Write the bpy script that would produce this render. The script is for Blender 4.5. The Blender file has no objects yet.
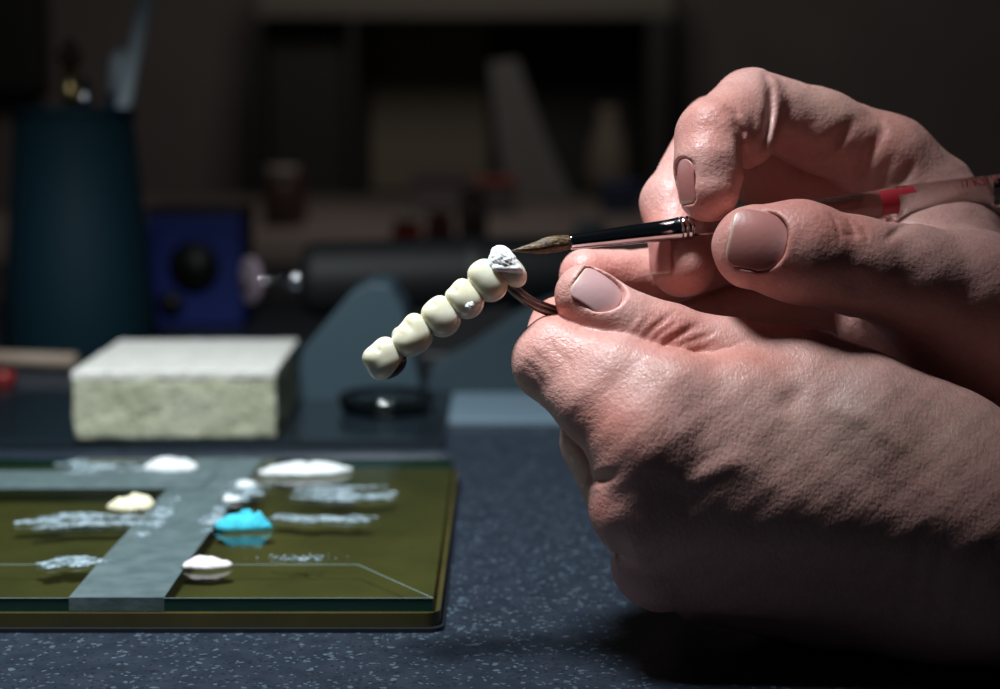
import bpy, bmesh, math, random
import numpy as np
from mathutils import Vector, Matrix

# ------------------------------------------------------------------ camera
scene = bpy.context.scene
F = 1667.0                      # focal length in pixels of a 1000 px wide frame
PITCH = math.radians(7.26)
CAM = np.array([0.0, -0.40, 0.128])
RIGHT = np.array([1.0, 0.0, 0.0])
UP = np.array([0.0, math.sin(PITCH), math.cos(PITCH)])
FWD = np.array([0.0, math.cos(PITCH), -math.sin(PITCH)])
cd = bpy.data.cameras.new('camera')
cam = bpy.data.objects.new('camera', cd)
scene.collection.objects.link(cam)
cam.location = CAM
cam.rotation_euler = (math.radians(90) - PITCH, 0, 0)
cd.sensor_width = 36.0
cd.lens = F * 36.0 / 1000.0
cd.clip_start = 0.01
cd.clip_end = 50
cd.dof.use_dof = True
cd.dof.focus_distance = 0.400
cd.dof.aperture_fstop = 9.2
scene.camera = cam

# ------------------------------------------------------------------ world, lamps, exposure
w = bpy.data.worlds.new('room_air'); scene.world = w; w.use_nodes = True
w.node_tree.nodes['Background'].inputs[0].default_value = (0.55, 0.75, 1.0, 1)
w.node_tree.nodes['Background'].inputs[1].default_value = 0.007

def lamp(name, kind, loc, target, energy, color, **kw):
    ld = bpy.data.lights.new(name, kind); ld.energy = energy; ld.color = color
    for k, v in kw.items(): setattr(ld, k, v)
    o = bpy.data.objects.new(name, ld); scene.collection.objects.link(o)
    o.location = loc
    o.rotation_euler = (Vector(target) - Vector(loc)).to_track_quat('-Z', 'Y').to_euler()
    return o
lamp('bench_lamp_light', 'SPOT', (-0.10, -0.035, 0.52), (-0.17, 0.16, 0.0), 32.0, (0.90, 0.96, 1.0),
     spot_size=math.radians(85), spot_blend=1.0, shadow_soft_size=0.06)
lamp('wall_fill_light', 'AREA', (-0.05, 1.10, 0.85), (-0.10, 2.45, 0.12), 2.3, (1.0, 0.90, 0.80), size=0.35)  # added unseen fill lamp that brightens the back wall and shelves
scene.view_settings.view_transform = 'Standard'
scene.view_settings.look = 'None'
scene.view_settings.exposure = 0.0
scene.view_settings.gamma = 1.0
scene.view_settings.use_curve_mapping = False

# ------------------------------------------------------------------ helpers
def V(px, py, d):               # frame pixel and depth in mm -> view-aligned mm
    return np.array([(px - 500) / F * d, (344.5 - py) / F * d, d], dtype=np.float64)
def v2w(p):                     # view-aligned mm -> world metres
    p = np.asarray(p, dtype=np.float64) * 0.001
    return CAM + p[..., 0:1] * RIGHT + p[..., 1:2] * UP + p[..., 2:3] * FWD
def W(px, py, d): return v2w(V(px, py, d))
def G(px, py, z=0.0):           # frame pixel on the horizontal plane z
    r = RIGHT * (px - 500) / F + UP * (344.5 - py) / F + FWD
    return CAM + r * ((z - CAM[2]) / r[2])

def link(o): scene.collection.objects.link(o); return o
def tag(o, label=None, cat=None, group=None, kind=None):
    if label: o['label'] = label
    if cat: o['category'] = cat
    if group: o['group'] = group
    if kind: o['kind'] = kind
    return o
def empty(name, loc, rz=0.0):
    o = bpy.data.objects.new(name, None); link(o); o.location = loc; o.rotation_euler = (0, 0, rz)
    o.empty_display_size = 0.01
    return o
def mesh_obj(name, verts, faces, mat, parent=None, origin=(0, 0, 0), smooth=True, world=True):
    """verts in world metres when world=True; stored relative to the parent's (or own) origin."""
    verts = np.asarray(verts, dtype=np.float64)
    if parent is not None and world:
        M = Matrix.LocRotScale(parent.location, parent.rotation_euler, None)
        pp = parent.parent
        if pp is not None: M = Matrix.LocRotScale(pp.location, pp.rotation_euler, None) @ M
        Mi = np.array(M.inverted())
        verts = verts @ Mi[:3, :3].T + Mi[:3, 3]
        org = np.zeros(3)
    elif world:
        org = np.array(origin, dtype=np.float64); verts = verts - org
    else:
        org = np.array(origin, dtype=np.float64)
    me = bpy.data.meshes.new(name)
    faces = faces if isinstance(faces, list) else faces.tolist()
    me.from_pydata(verts.tolist(), [], faces)
    me.update()
    if smooth: me.shade_smooth()
    me.materials.append(mat)
    o = bpy.data.objects.new(name, me); link(o)
    o.location = org
    if parent is not None: o.parent = parent
    return o
def bm_obj(name, bm, mat, parent=None, loc=(0, 0, 0), rz=0.0, smooth=False, bevel=0, seg=2):
    """bmesh in local coordinates of the new object"""
    if bevel:
        bmesh.ops.bevel(bm, geom=bm.edges[:], offset=bevel, segments=seg, affect='EDGES', profile=0.5)
    bmesh.ops.recalc_face_normals(bm, faces=bm.faces[:])
    me = bpy.data.meshes.new(name); bm.to_mesh(me); bm.free()
    if smooth: me.shade_smooth()
    mats = mat if isinstance(mat, list) else [mat]
    for m in mats: me.materials.append(m)
    o = bpy.data.objects.new(name, me); link(o)
    o.location = loc; o.rotation_euler = (0, 0, rz)
    if parent is not None: o.parent = parent
    return o
def box(bm, x0, x1, y0, y1, z0, z1):
    g = bmesh.ops.create_cube(bm, size=1.0)
    for v in g['verts']:
        v.co = Vector(((x0 + x1) / 2 + v.co.x * (x1 - x0), (y0 + y1) / 2 + v.co.y * (y1 - y0), (z0 + z1) / 2 + v.co.z * (z1 - z0)))
    return g['verts']
def lathe(prof, n=32, cap=True):
    """profile [(r, h)] about +X axis -> verts, faces"""
    vs, fs = [], []
    for r, h in prof:
        for k in range(n):
            a = 2 * math.pi * k / n
            vs.append((h, r * math.cos(a), r * math.sin(a)))
    for i in range(len(prof) - 1):
        for k in range(n):
            a, b = i * n + k, i * n + (k + 1) % n
            fs.append([a, b, b + n, a + n])
    if cap:
        fs.append([k for k in range(n)][::-1]); fs.append([(len(prof) - 1) * n + k for k in range(n)])
    return np.array(vs), fs
def frame_from_x(d, up=(0, 0, 1)):
    d = np.array(d, float); d /= np.linalg.norm(d)
    y = np.cross(up, d); y /= np.linalg.norm(y); z = np.cross(d, y)
    return np.stack([d, y, z], axis=1)
def lathe_between(name, a, b, prof, mat, parent=None, origin=None, n=32, smooth=True):
    """prof [(radius m, fraction 0..1)] from a to b (world)"""
    a = np.array(a, float); b = np.array(b, float); L = np.linalg.norm(b - a)
    vs, fs = lathe([(r, t * L) for r, t in prof], n)
    R = frame_from_x(b - a)
    return mesh_obj(name, vs @ R.T + a, fs, mat, parent, origin if origin is not None else a, smooth)
def tube(pts, radii, n=16):
    pts = np.array(pts, float); vs, fs = [], []
    m = len(pts); prev = None
    for i in range(m):
        t = pts[min(i + 1, m - 1)] - pts[max(i - 1, 0)]; t /= np.linalg.norm(t)
        if prev is None:
            up = np.array([0, 0, 1.0]) if abs(t[2]) < 0.9 else np.array([1.0, 0, 0])
            y = np.cross(up, t)
        else: y = prev - t * np.dot(prev, t)
        y /= np.linalg.norm(y); prev = y; z = np.cross(t, y)
        for k in range(n):
            a = 2 * math.pi * k / n
            vs.append(pts[i] + radii[i] * (math.cos(a) * y + math.sin(a) * z))
    for i in range(m - 1):
        for k in range(n):
            a, b = i * n + k, i * n + (k + 1) % n
            fs.append([a, b, b + n, a + n])
    fs.append(list(range(n))[::-1]); fs.append([(m - 1) * n + k for k in range(n)])
    return np.array(vs), fs

# ------------------------------------------------------------------ material helpers
def mat_new(name, color=(0.5, 0.5, 0.5), rough=0.5, metal=0.0, **kw):
    m = bpy.data.materials.new(name); m.use_nodes = True
    b = m.node_tree.nodes['Principled BSDF']
    b.inputs['Base Color'].default_value = (*color, 1)
    b.inputs['Roughness'].default_value = rough
    b.inputs['Metallic'].default_value = metal
    for k, v in kw.items(): b.inputs[k.replace('_', ' ')].default_value = v
    return m
class NT:
    def __init__(s, m): s.m = m; s.t = m.node_tree; s.b = s.t.nodes['Principled BSDF']; s.out = s.t.nodes['Material Output']
    def n(s, typ, **kw):
        nd = s.t.nodes.new(typ)
        for k, v in kw.items():
            if k.startswith('i_'): nd.inputs[k[2:].replace('_', ' ')].default_value = v
            else: setattr(nd, k, v)
        return nd
    def l(s, a, b): s.t.links.new(a, b)
    def coord(s, which='Object', scale=(1, 1, 1), rot=(0, 0, 0), loc=(0, 0, 0)):
        c = s.n('ShaderNodeTexCoord'); mp = s.n('ShaderNodeMapping')
        mp.inputs['Scale'].default_value = scale; mp.inputs['Rotation'].default_value = rot; mp.inputs['Location'].default_value = loc
        s.l(c.outputs[which], mp.inputs['Vector']); return mp.outputs[0]
    def noise(s, vec, scale, detail=3, rough=0.5, dist=0.0):
        nd = s.n('ShaderNodeTexNoise'); nd.inputs['Scale'].default_value = scale; nd.inputs['Detail'].default_value = detail
        nd.inputs['Roughness'].default_value = rough; nd.inputs['Distortion'].default_value = dist
        s.l(vec, nd.inputs['Vector']); return nd.outputs['Fac']
    def voro(s, vec, scale, feature='F1', out='Distance', rnd=1.0):
        nd = s.n('ShaderNodeTexVoronoi', feature=feature); nd.inputs['Scale'].default_value = scale
        nd.inputs['Randomness'].default_value = rnd
        s.l(vec, nd.inputs['Vector']); return nd.outputs[out]
    def ramp(s, fac, stops):
        nd = s.n('ShaderNodeValToRGB'); cr = nd.color_ramp
        while len(cr.elements) < len(stops): cr.elements.new(0.5)
        for e, (p, c) in zip(cr.elements, stops):
            e.position = p; e.color = (*c, 1) if len(c) == 3 else c
        s.l(fac, nd.inputs[0]); return nd.outputs[0]
    def mix(s, fac, a, b, mode='MIX'):
        nd = s.n('ShaderNodeMix', data_type='RGBA', blend_type=mode)
        for sock, v in ((nd.inputs[0], fac), (nd.inputs[6], a), (nd.inputs[7], b)):
            if hasattr(v, 'default_value') or isinstance(v, bpy.types.NodeSocket): s.l(v, sock)
            elif isinstance(v, (int, float)): sock.default_value = v
            else: sock.default_value = (*v, 1)
        return nd.outputs[2]
    def math(s, op, a, b=0.0, c=None):
        nd = s.n('ShaderNodeMath', operation=op)
        for i, v in enumerate((a, b) if c is None else (a, b, c)):
            if isinstance(v, (int, float)): nd.inputs[i].default_value = v
            else: s.l(v, nd.inputs[i])
        return nd.outputs[0]
    def bump(s, h, dist, strength=1.0, prev=None):
        nd = s.n('ShaderNodeBump'); nd.inputs['Strength'].default_value = strength; nd.inputs['Distance'].default_value = dist
        s.l(h, nd.inputs['Height'])
        if prev is not None: s.l(prev, nd.inputs['Normal'])
        return nd.outputs[0]

# ------------------------------------------------------------------ implicit-surface modelling (view-aligned mm)
HRES = 0.45
def smin(a, b, k):
    h = np.maximum(k - np.abs(a - b), 0.0) / k
    return np.minimum(a, b) - h * h * k * 0.25
def smax(a, b, k): return -smin(-a, -b, k)
def cap(p, a, b, r1, r2, flat=None):
    ba = b - a; pa = p - a
    t = np.clip(pa @ ba / (ba @ ba), 0, 1)
    v = pa - t[:, None] * ba
    if flat is not None:
        n, s = flat; v = v + np.outer((v @ n) * (s - 1), n)
    return np.sqrt((v * v).sum(1)) - (r1 + (r2 - r1) * t)
def ell(p, c, R, r):
    """ellipsoid, R columns = axes, r radii"""
    q = ((p - c) @ R) / r
    k0 = np.sqrt((q * q).sum(1)) + 1e-9
    q2 = q / r; k1 = np.sqrt((q2 * q2).sum(1)) + 1e-9
    return k0 * (k0 - 1) / k1
def chain(p, joints, k=3.0, flat=None):
    d = None
    for (a, ra), (b, rb) in zip(joints[:-1], joints[1:]):
        e = cap(p, a, b, ra, rb, flat)
        d = e if d is None else smin(d, e, k)
    return d
def unit(v): v = np.array(v, float); return v / np.linalg.norm(v)

def polygonise(f, lo, hi, h, lip=1.6):
    """surface nets of f<0 inside box lo..hi, evaluated sparsely"""
    lo = np.array(lo, float); hi = np.array(hi, float)
    B = 4
    nb = np.ceil((hi - lo) / (h * B)).astype(int)
    n = nb * B + 1
    cs = [lo[i] + (np.arange(nb[i]) + 0.5) * h * B for i in range(3)]
    gx, gy, gz = np.meshgrid(*cs, indexing='ij')
    P = np.stack([gx, gy, gz], -1).reshape(-1, 3)
    fc = np.concatenate([f(q) for q in np.array_split(P, max(1, len(P) // 400000))])
    near = np.abs(fc) < (h * B) * 0.87 * lip + 1.0
    D = np.repeat(np.repeat(np.repeat(fc.reshape(nb).astype(np.float32), B, 0), B, 1), B, 2)
    D = np.pad(D, ((0, 1), (0, 1), (0, 1)), mode='edge')
    mask = np.repeat(np.repeat(np.repeat(near.reshape(nb), B, 0), B, 1), B, 2)
    mask = np.pad(mask, ((0, 1), (0, 1), (0, 1)), mode='edge')
    m2 = mask.copy()
    for ax in range(3):
        s = [slice(None)] * 3; t = [slice(None)] * 3
        s[ax] = slice(1, None); t[ax] = slice(None, -1)
        m2[tuple(s)] |= mask[tuple(t)]; mask = m2.copy()
    idx = np.argwhere(mask)
    vals = np.empty(len(idx), np.float32)
    for a in range(0, len(idx), 400000):
        q = lo + idx[a:a + 400000] * h
        vals[a:a + 400000] = f(q)
    D[mask] = vals
    inside = D < 0
    s = inside.astype(np.int8)
    c = s[:-1, :-1, :-1].copy()
    for dx in (0, 1):
        for dy in (0, 1):
            for dz in (0, 1):
                if dx or dy or dz:
                    c = c + s[dx:n[0] - 1 + dx, dy:n[1] - 1 + dy, dz:n[2] - 1 + dz]
    act = np.argwhere((c > 0) & (c < 8))
    vid = -np.ones(tuple(n - 1), np.int32); vid[tuple(act.T)] = np.arange(len(act))
    acc = np.zeros((len(act), 3)); cnt = np.zeros(len(act))
    corners = [(x, y, z) for x in (0, 1) for y in (0, 1) for z in (0, 1)]
    cv = {q: D[act[:, 0] + q[0], act[:, 1] + q[1], act[:, 2] + q[2]] for q in corners}
    for q in corners:
        for ax in range(3):
            if q[ax] == 0:
                r = list(q); r[ax] = 1; r = tuple(r)
                a, b = cv[q], cv[r]
                m = (a < 0) != (b < 0)
                t = np.where(m, a / np.where(m, a - b, 1), 0)
                pt = np.tile(np.array(q, float), (len(act), 1)); pt[:, ax] = t
                acc[m] += pt[m]; cnt[m] += 1
    verts = lo + (act + acc / cnt[:, None]) * h
    faces = []
    for ax in range(3):
        u, v = (ax + 1) % 3, (ax + 2) % 3
        sl0 = [slice(1, n[i] - 1) for i in range(3)]; sl0[ax] = slice(0, n[ax] - 1)
        sl1 = list(sl0); sl1[ax] = slice(1, n[ax])
        a = inside[tuple(sl0)]; b = inside[tuple(sl1)]
        for flip, m in ((False, a & ~b), (True, ~a & b)):
            e = np.argwhere(m)
            if not len(e): continue
            off = np.ones(3, int); off[ax] = 0
            e = e + off
            def at(du, dv):
                q = e.copy(); q[:, u] += du; q[:, v] += dv
                return vid[q[:, 0], q[:, 1], q[:, 2]]
            qd = np.stack([at(-1, -1), at(0, -1), at(0, 0), at(-1, 0)], 1)
            if flip: qd = qd[:, ::-1]
            faces.append(qd)
    faces = np.concatenate(faces)
    # one light relaxation pass
    for it in range(1):
        A = np.zeros_like(verts); N = np.zeros(len(verts))
        for i in range(4):
            p, q = faces[:, i], faces[:, (i + 1) % 4]
            for k in range(3): A[:, k] += np.bincount(p, verts[q, k], len(verts))
            N += np.bincount(p, minlength=len(verts))
        verts = verts * 0.5 + 0.5 * A / np.maximum(N, 1)[:, None]
    return verts, faces

def set_col(o, name, arr):
    at = o.data.color_attributes.new(name, 'FLOAT_COLOR', 'POINT')
    a = np.ones((len(arr), 4), np.float32); a[:, :arr.shape[1]] = arr
    at.data.foreach_set('color', a.ravel())

# ------------------------------------------------------------------ skin and nails
def skin_material():
    m = mat_new('skin', (0.6, 0.36, 0.3), 0.42)
    t = NT(m); b = t.b
    at = t.n('ShaderNodeAttribute', attribute_name='tint')
    dr = t.n('ShaderNodeAttribute', attribute_name='dir')
    sep = t.n('ShaderNodeSeparateColor'); t.l(dr.outputs['Color'], sep.inputs[0])
    co = t.coord('Object')
    mott = t.noise(co, 260, 4, 0.6)
    mott2 = t.noise(co, 900, 3, 0.6)
    c = t.mix(0.22, at.outputs['Color'], t.ramp(mott, [(0.32, (0.36, 0.13, 0.11)), (0.5, (0.60, 0.36, 0.30)), (0.68, (0.70, 0.52, 0.44))]), 'SOFT_LIGHT')
    c = t.mix(0.18, c, t.ramp(mott2, [(0.35, (0.3, 0.12, 0.10)), (0.65, (0.75, 0.6, 0.52))]), 'SOFT_LIGHT')
    t.l(c, b.inputs['Base Color'])
    # skin relief: long lines across the back of the hand, slanting lines on the fingers, a fine cell net
    A = t.coord('Object', (1, 0.5, 0.30), (0, math.radians(14), 0))
    B = t.coord('Object', (0.45, 0.6, 1.0), (0, math.radians(-38), 0))
    la = t.noise(A, 1150, 3, 0.5, 0.3); lb = t.noise(B, 950, 3, 0.5, 0.4)
    lines = t.mix(sep.outputs[0], la, lb)
    cell = t.voro(co, 900, 'F1')
    def net(vec, sc): return t.ramp(t.voro(vec, sc, 'DISTANCE_TO_EDGE'), [(0.0, (0, 0, 0)), (0.16, (1, 1, 1))])
    A3 = t.coord('Object', (1, 0.6, 0.38), (0, math.radians(14), 0)); B3 = t.coord('Object', (0.5, 0.6, 1.0), (0, math.radians(-38), 0))
    nets = t.mix(sep.outputs[0], net(A3, 1250), net(B3, 1100))
    b0 = t.bump(nets, 0.000045, 0.8)
    b1 = t.bump(lines, 0.00013, 1.0, b0)
    b2 = t.bump(cell, 0.00012, 0.7, b1)
    b3 = t.bump(t.noise(co, 2600, 2), 0.00006, 0.8, b2)
    t.l(b3, b.inputs['Normal'])
    b.inputs['Subsurface Weight'].default_value = 0.22
    b.inputs['Subsurface Radius'].default_value = (1.0, 0.32, 0.18)
    b.inputs['Subsurface Scale'].default_value = 0.0022
    t.l(t.ramp(t.noise(co, 500, 3), [(0.3, (0.36,) * 3), (0.7, (0.56,) * 3)]), b.inputs['Roughness'])
    b.inputs['Specular IOR Level'].default_value = 0.45
    return m
def nail_material():
    m = mat_new('nail', (0.55, 0.33, 0.31), 0.36)
    t = NT(m)
    at = t.n('ShaderNodeAttribute', attribute_name='tint')
    t.l(at.outputs['Color'], t.b.inputs['Base Color'])
    co = t.coord('Object')
    t.l(t.bump(t.noise(co, 700, 2), 0.00008, 0.7), t.b.inputs['Normal'])
    t.b.inputs['Subsurface Weight'].default_value = 0.2
    t.b.inputs['Subsurface Radius'].default_value = (1, .5, .4); t.b.inputs['Subsurface Scale'].default_value = 0.001
    return m
SKIN = skin_material(); NAIL = nail_material()

class Nail:
    def __init__(s, o, t, n, hl, hw, ks=0.045, kt=0.012):
        s.n = unit(n); t = np.array(t, float); s.t = unit(t - s.n * (t @ s.n)); s.s = np.cross(s.t, s.n)
        s.o = np.array(o, float); s.hl, s.hw, s.ks, s.kt = hl, hw, ks, kt
    def local(s, p):
        q = p - s.o; return q @ s.t, q @ s.s, q @ s.n
    def foot(s, a, b, grow=0.0):
        hw = s.hw + grow; hl = s.hl + grow
        r = hw * 0.86
        # rounded box, rounder at the cuticle end (a<0) than at the free edge
        rr = np.where(a < 0, r, hw * 0.42)
        qx = np.abs(a) - (hl - rr); qy = np.abs(b) - (hw - rr)
        return np.minimum(np.maximum(qx, qy), 0) + np.hypot(np.maximum(qx, 0), np.maximum(qy, 0)) - rr
    def surf(s, a, b, c): return c + s.ks * b * b + s.kt * a * a
    def carve(s, p, d):
        a, b, c = s.local(p)
        h = s.surf(a, b, c)
        vol = smax(-(h + 0.85), s.foot(a, b, 0.2), 0.3)
        vol = np.maximum(vol, h - 6)
        return smax(d, -vol, 0.8)
    def plate(s, p):
        a, b, c = s.local(p)
        h = s.surf(a, b, c)
        return smax(np.abs(h + 0.42) - 0.22, s.foot(a, b, 0.1), 0.35)

def groove(p, pts, w, amp, zr=None):
    px = p[:, 0] / p[:, 2] * F + 500; py = 344.5 - p[:, 1] / p[:, 2] * F
    d = np.full(len(p), 1e9); s = np.zeros(len(p)); L = [math.hypot(b[0] - a[0], b[1] - a[1]) for a, b in zip(pts[:-1], pts[1:])]
    T = sum(L); c0 = 0.0
    for (x0, y0), (x1, y1), l in zip(pts[:-1], pts[1:], L):
        dx, dy = x1 - x0, y1 - y0
        t = np.clip(((px - x0) * dx + (py - y0) * dy) / (dx * dx + dy * dy), 0, 1)
        e = np.hypot(px - x0 - t * dx, py - y0 - t * dy)
        m = e < d; d = np.where(m, e, d); s = np.where(m, (c0 + t * l) / T, s); c0 += l
    d = d * p[:, 2] / F
    g = amp * np.exp(-(d / w) ** 2) * np.clip(np.minimum(s, 1 - s) / 0.35, 0, 1) ** 0.8
    if zr is not None: g = g * (p[:, 2] < zr)
    return g
def uneven(p, a):
    x, y, z = p[:, 0], p[:, 1], p[:, 2]
    return a * (np.sin(x * .37 + 1.3 * np.sin(y * .21)) * np.sin(y * .33 + 1.1 * np.sin(z * .17 + 1)) + .6 * np.sin(x * .71 - y * .5 + z * .3) * np.sin(z * .55 + y * .4))
def J(px, py, d, r): return (V(px, py, d), r)
def w2v(x):
    q = np.array(x, float) - CAM
    return np.array([q @ RIGHT, q @ UP, q @ FWD]) * 1000

# ---- left hand: pinches the clamp, its little-finger side on the bench
LT = [J(584, 293, 401, 6.7), J(606, 313, 401, 7.6), J(634, 331, 401, 8.4), J(664, 342, 402, 9.1), J(725, 360, 403, 9.8), J(800, 377, 403, 12.2), J(925, 447, 405, 15.5)]
nail_lt = Nail(V(590, 303, 401) + unit((0.33, 0.50, -0.80)) * 7.15, V(584, 293, 401) - V(634, 331, 401), (0.33, 0.50, -0.80), 5.8, 5.3, 0.062, 0.030)
LH_N = [nail_lt]
L_grooves = [  # thumb knuckle folds, web line, tendon valleys
    ([(655, 352), (668, 342), (690, 329), (702, 325)], 1.0, 0.75), ([(640, 344), (652, 330), (668, 317), (676, 311)], 0.8, 0.45),
    ([(648, 349), (660, 334), (680, 320)], 0.6, 0.4), ([(632, 338), (642, 326), (652, 312)], 0.6, 0.3),
    ([(665, 352), (684, 343), (706, 337), (722, 327)], 0.7, 0.4), ([(622, 334), (632, 322), (640, 310)], 0.6, 0.2),
    ([(676, 355), (700, 350), (725, 340)], 0.7, 0.3), ([(700, 352), (730, 348), (752, 338)], 0.6, 0.25),
    ([(520, 345), (532, 350), (545, 362), (556, 380)], 0.7, 0.18), ([(518, 358), (530, 366), (542, 382), (552, 400)], 0.7, 0.18),
    ([(534, 338), (550, 345), (566, 360), (580, 384)], 0.7, 0.16),
     ([(775, 412), (795, 400), (810, 388)], 3.0, 0.9),
    ([(600, 470), (604, 485)], 3, 0.9), ([(612, 552), (632, 545)], 4, 0.8),
    ([(905, 390), (930, 410), (960, 445)], 0.9, 0.4), ([(890, 380), (925, 418), (950, 440)], 0.8, 0.25),
    ([(930, 520), (918, 560), (905, 620)], 2.0, 0.35), ([(950, 520), (938, 570), (930, 630)], 2.0, 0.3), ([(990, 540), (965, 600), (955, 650)], 2.4, 0.4)]
L_ridges = [([(675, 486), (720, 470), (765, 450)], 2.6, 0.5), ([(800, 395), (870, 420), (930, 470)], 2.5, 0.5)]
def left_hand(p):
    ix = chain(p, [J(554, 362, 402, 9.4), J(600, 400, 394, 10.6), J(650, 437, 389, 12.6)], 3)
    ix = smin(ix, chain(p, [J(560, 356, 401, 9.0), J(620, 376, 394, 9.6), J(670, 396, 390, 10.2)], 2), 3)
    ix = smin(ix, chain(p, [J(553, 362, 403, 9.6), J(560, 327, 419, 7.3), J(598, 319, 426, 6.9)], 2), 3)
    md = chain(p, [J(644, 507, 393, 12.4), J(600, 441, 426, 9.6), J(640, 425, 445, 8), J(690, 440, 440, 7.5)], 3)
    rg = chain(p, [J(660, 563, 407, 11.6), J(650, 505, 442, 9.4), J(695, 475, 452, 8), J(735, 485, 440, 7.3)], 3)
    pk = chain(p, [J(704, 582, 424, 10.2), J(690, 545, 450, 8.4), J(735, 520, 455, 7.2), J(765, 520, 445, 6.7)], 3)
    palm = cap(p, V(650, 438, 389), V(940, 480, 396), 12.4, 15)
    palm = smin(palm, cap(p, V(642, 508, 393), V(950, 520, 391), 12.2, 14), 13)
    palm = smin(palm, cap(p, V(660, 562, 407), V(955, 575, 402), 11.4, 14), 9)
    palm = smin(palm, chain(p, [J(704, 581, 424, 10.4), J(830, 600, 418, 12.3), J(940, 612, 408, 12.8)], 4), 9)
    palm = smin(palm, chain(p, [J(670, 397, 391, 10.2), J(745, 404, 394, 11.8), J(860, 430, 395, 15), J(950, 470, 398, 16)], 4), 8)
    palm = smin(palm, cap(p, V(668, 472, 395), V(820, 488, 393), 11.3, 13.0), 6)
    palm = smin(palm, chain(p, [J(690, 480, 414, 14), J(900, 540, 416, 17)], 4), 8)
    palm = smin(palm, chain(p, [J(800, 590, 428, 12), J(930, 600, 420, 15)], 4), 8)
    wr = chain(p, [J(930, 500, 400, 18), J(1020, 512, 402, 19.5)], 4)
    wr = smin(wr, chain(p, [J(930, 590, 408, 15), J(1040, 585, 408, 19)], 4), 12)
    fa = chain(p, [(V(1020, 545, 402), 24), (w2v((0.215, -0.012, 0.036)), 30), (w2v((0.33, -0.03, 0.043)), 36)], 6)
    palm = smin(smin(palm, wr, 10), fa, 14)
    d = smin(palm, ix, 4.5)
    d = smin(d, md, 1.4 + 0 * d); d = smin(d, rg, 1.6); d = smin(d, pk, 1.6)
    th = chain(p, LT, 3)
    th = smin(th, ell(p, V(592, 305, 402), frame_cols(LT[0][0] - LT[2][0]), (8.8, 7.2, 7.3)), 3)   # thumb pad
    kk = np.clip((p[:, 0] - 50) / 22, 0, 1) * 9 + 0.8
    d = smin(d, th, kk)
    for pts, w_, a_ in L_grooves: d = d + groove(p, pts, w_, a_, 402)
    for pts, w_, a_ in L_ridges: d = d - groove(p, pts, w_, a_, 402)
    d = d + uneven(p, 0.12)
    d = nail_lt.carve(p, d)
    zw = 128.0 + p[:, 1] * UP[2] + p[:, 2] * FWD[2]       # height above the bench, mm: the flesh flattens where it rests
    return smax(d, 0.4 - zw, 2.0)
def frame_cols(x):
    x = unit(x); y = unit(np.cross((0, 0, 1.0), x)); z = np.cross(x, y)
    return np.stack([x, y, z], 1)

# ---- right hand: holds the brush between thumb, index and middle finger
RT = [J(755, 247, 397, 10.2), J(800, 252, 398, 11.6), J(855, 266, 402, 11.2), J(905, 278, 408, 12.6), J(970, 294, 416, 15.5), J(1075, 350, 432, 19)]
_n = (-0.12, 0.16, -0.98)
nail_rt = Nail(V(757, 247, 397) + unit(_n) * 9.5, V(740, 238, 397) - V(800, 253, 398), _n, 6.6, 7.0, 0.046, 0.018)
_n = (-0.93, -0.05, -0.36)
nail_ri = Nail(V(708, 190, 407) + unit(_n) * 7.6 + np.array((0, 2.2, .3)), (-0.05, -1, 0.0), _n, 5.4, 4.3, 0.064, 0.02)
_n = (-0.85, 0.05, -0.52)
nail_rm = Nail(V(682, 262, 418) + unit(_n) * 7.9 + np.array((-.4, 1.6, 0)), (0.25, -1, 0.1), _n, 5.2, 4.4, 0.06, 0.02)
RH_N = [nail_rt, nail_ri, nail_rm]
R_grooves = [
    ([(722, 106), (734, 115), (741, 132), (744, 175)], 1.1, 1.5), ([(764, 70), (770, 90), (770, 110), (766, 134), (752, 172)], 1.2, 1.7),
    ([(856, 116), (845, 132), (826, 152), (800, 164)], 1.9, 1.3), ([(886, 126), (874, 146), (862, 166), (852, 192)], 1.6, 1.0),
    ([(898, 150), (884, 172), (876, 192)], 1.4, 0.5), ([(916, 160), (905, 178), (890, 190)], 1.3, 0.6), ([(862, 112), (880, 122), (886, 140)], 1.2, 0.5),
    ([(905, 118), (925, 140), (945, 170)], 0.9, 0.2),
    ([(830, 213), (838, 228), (841, 244)], 0.5, 0.45), ([(846, 218), (853, 230), (856, 242)], 0.5, 0.45), ([(862, 226), (867, 236), (869, 244)], 0.5, 0.35),
    ([(838, 232), (850, 236), (866, 233)], 0.5, 0.2),
    ([(882, 243), (900, 229), (916, 224)], 0.9, 0.7), ([(740, 208), (760, 210), (775, 217), (784, 226)], 0.7, 0.5),
    ([(868, 300), (850, 270)], 3.5, 0.9)]
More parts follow.
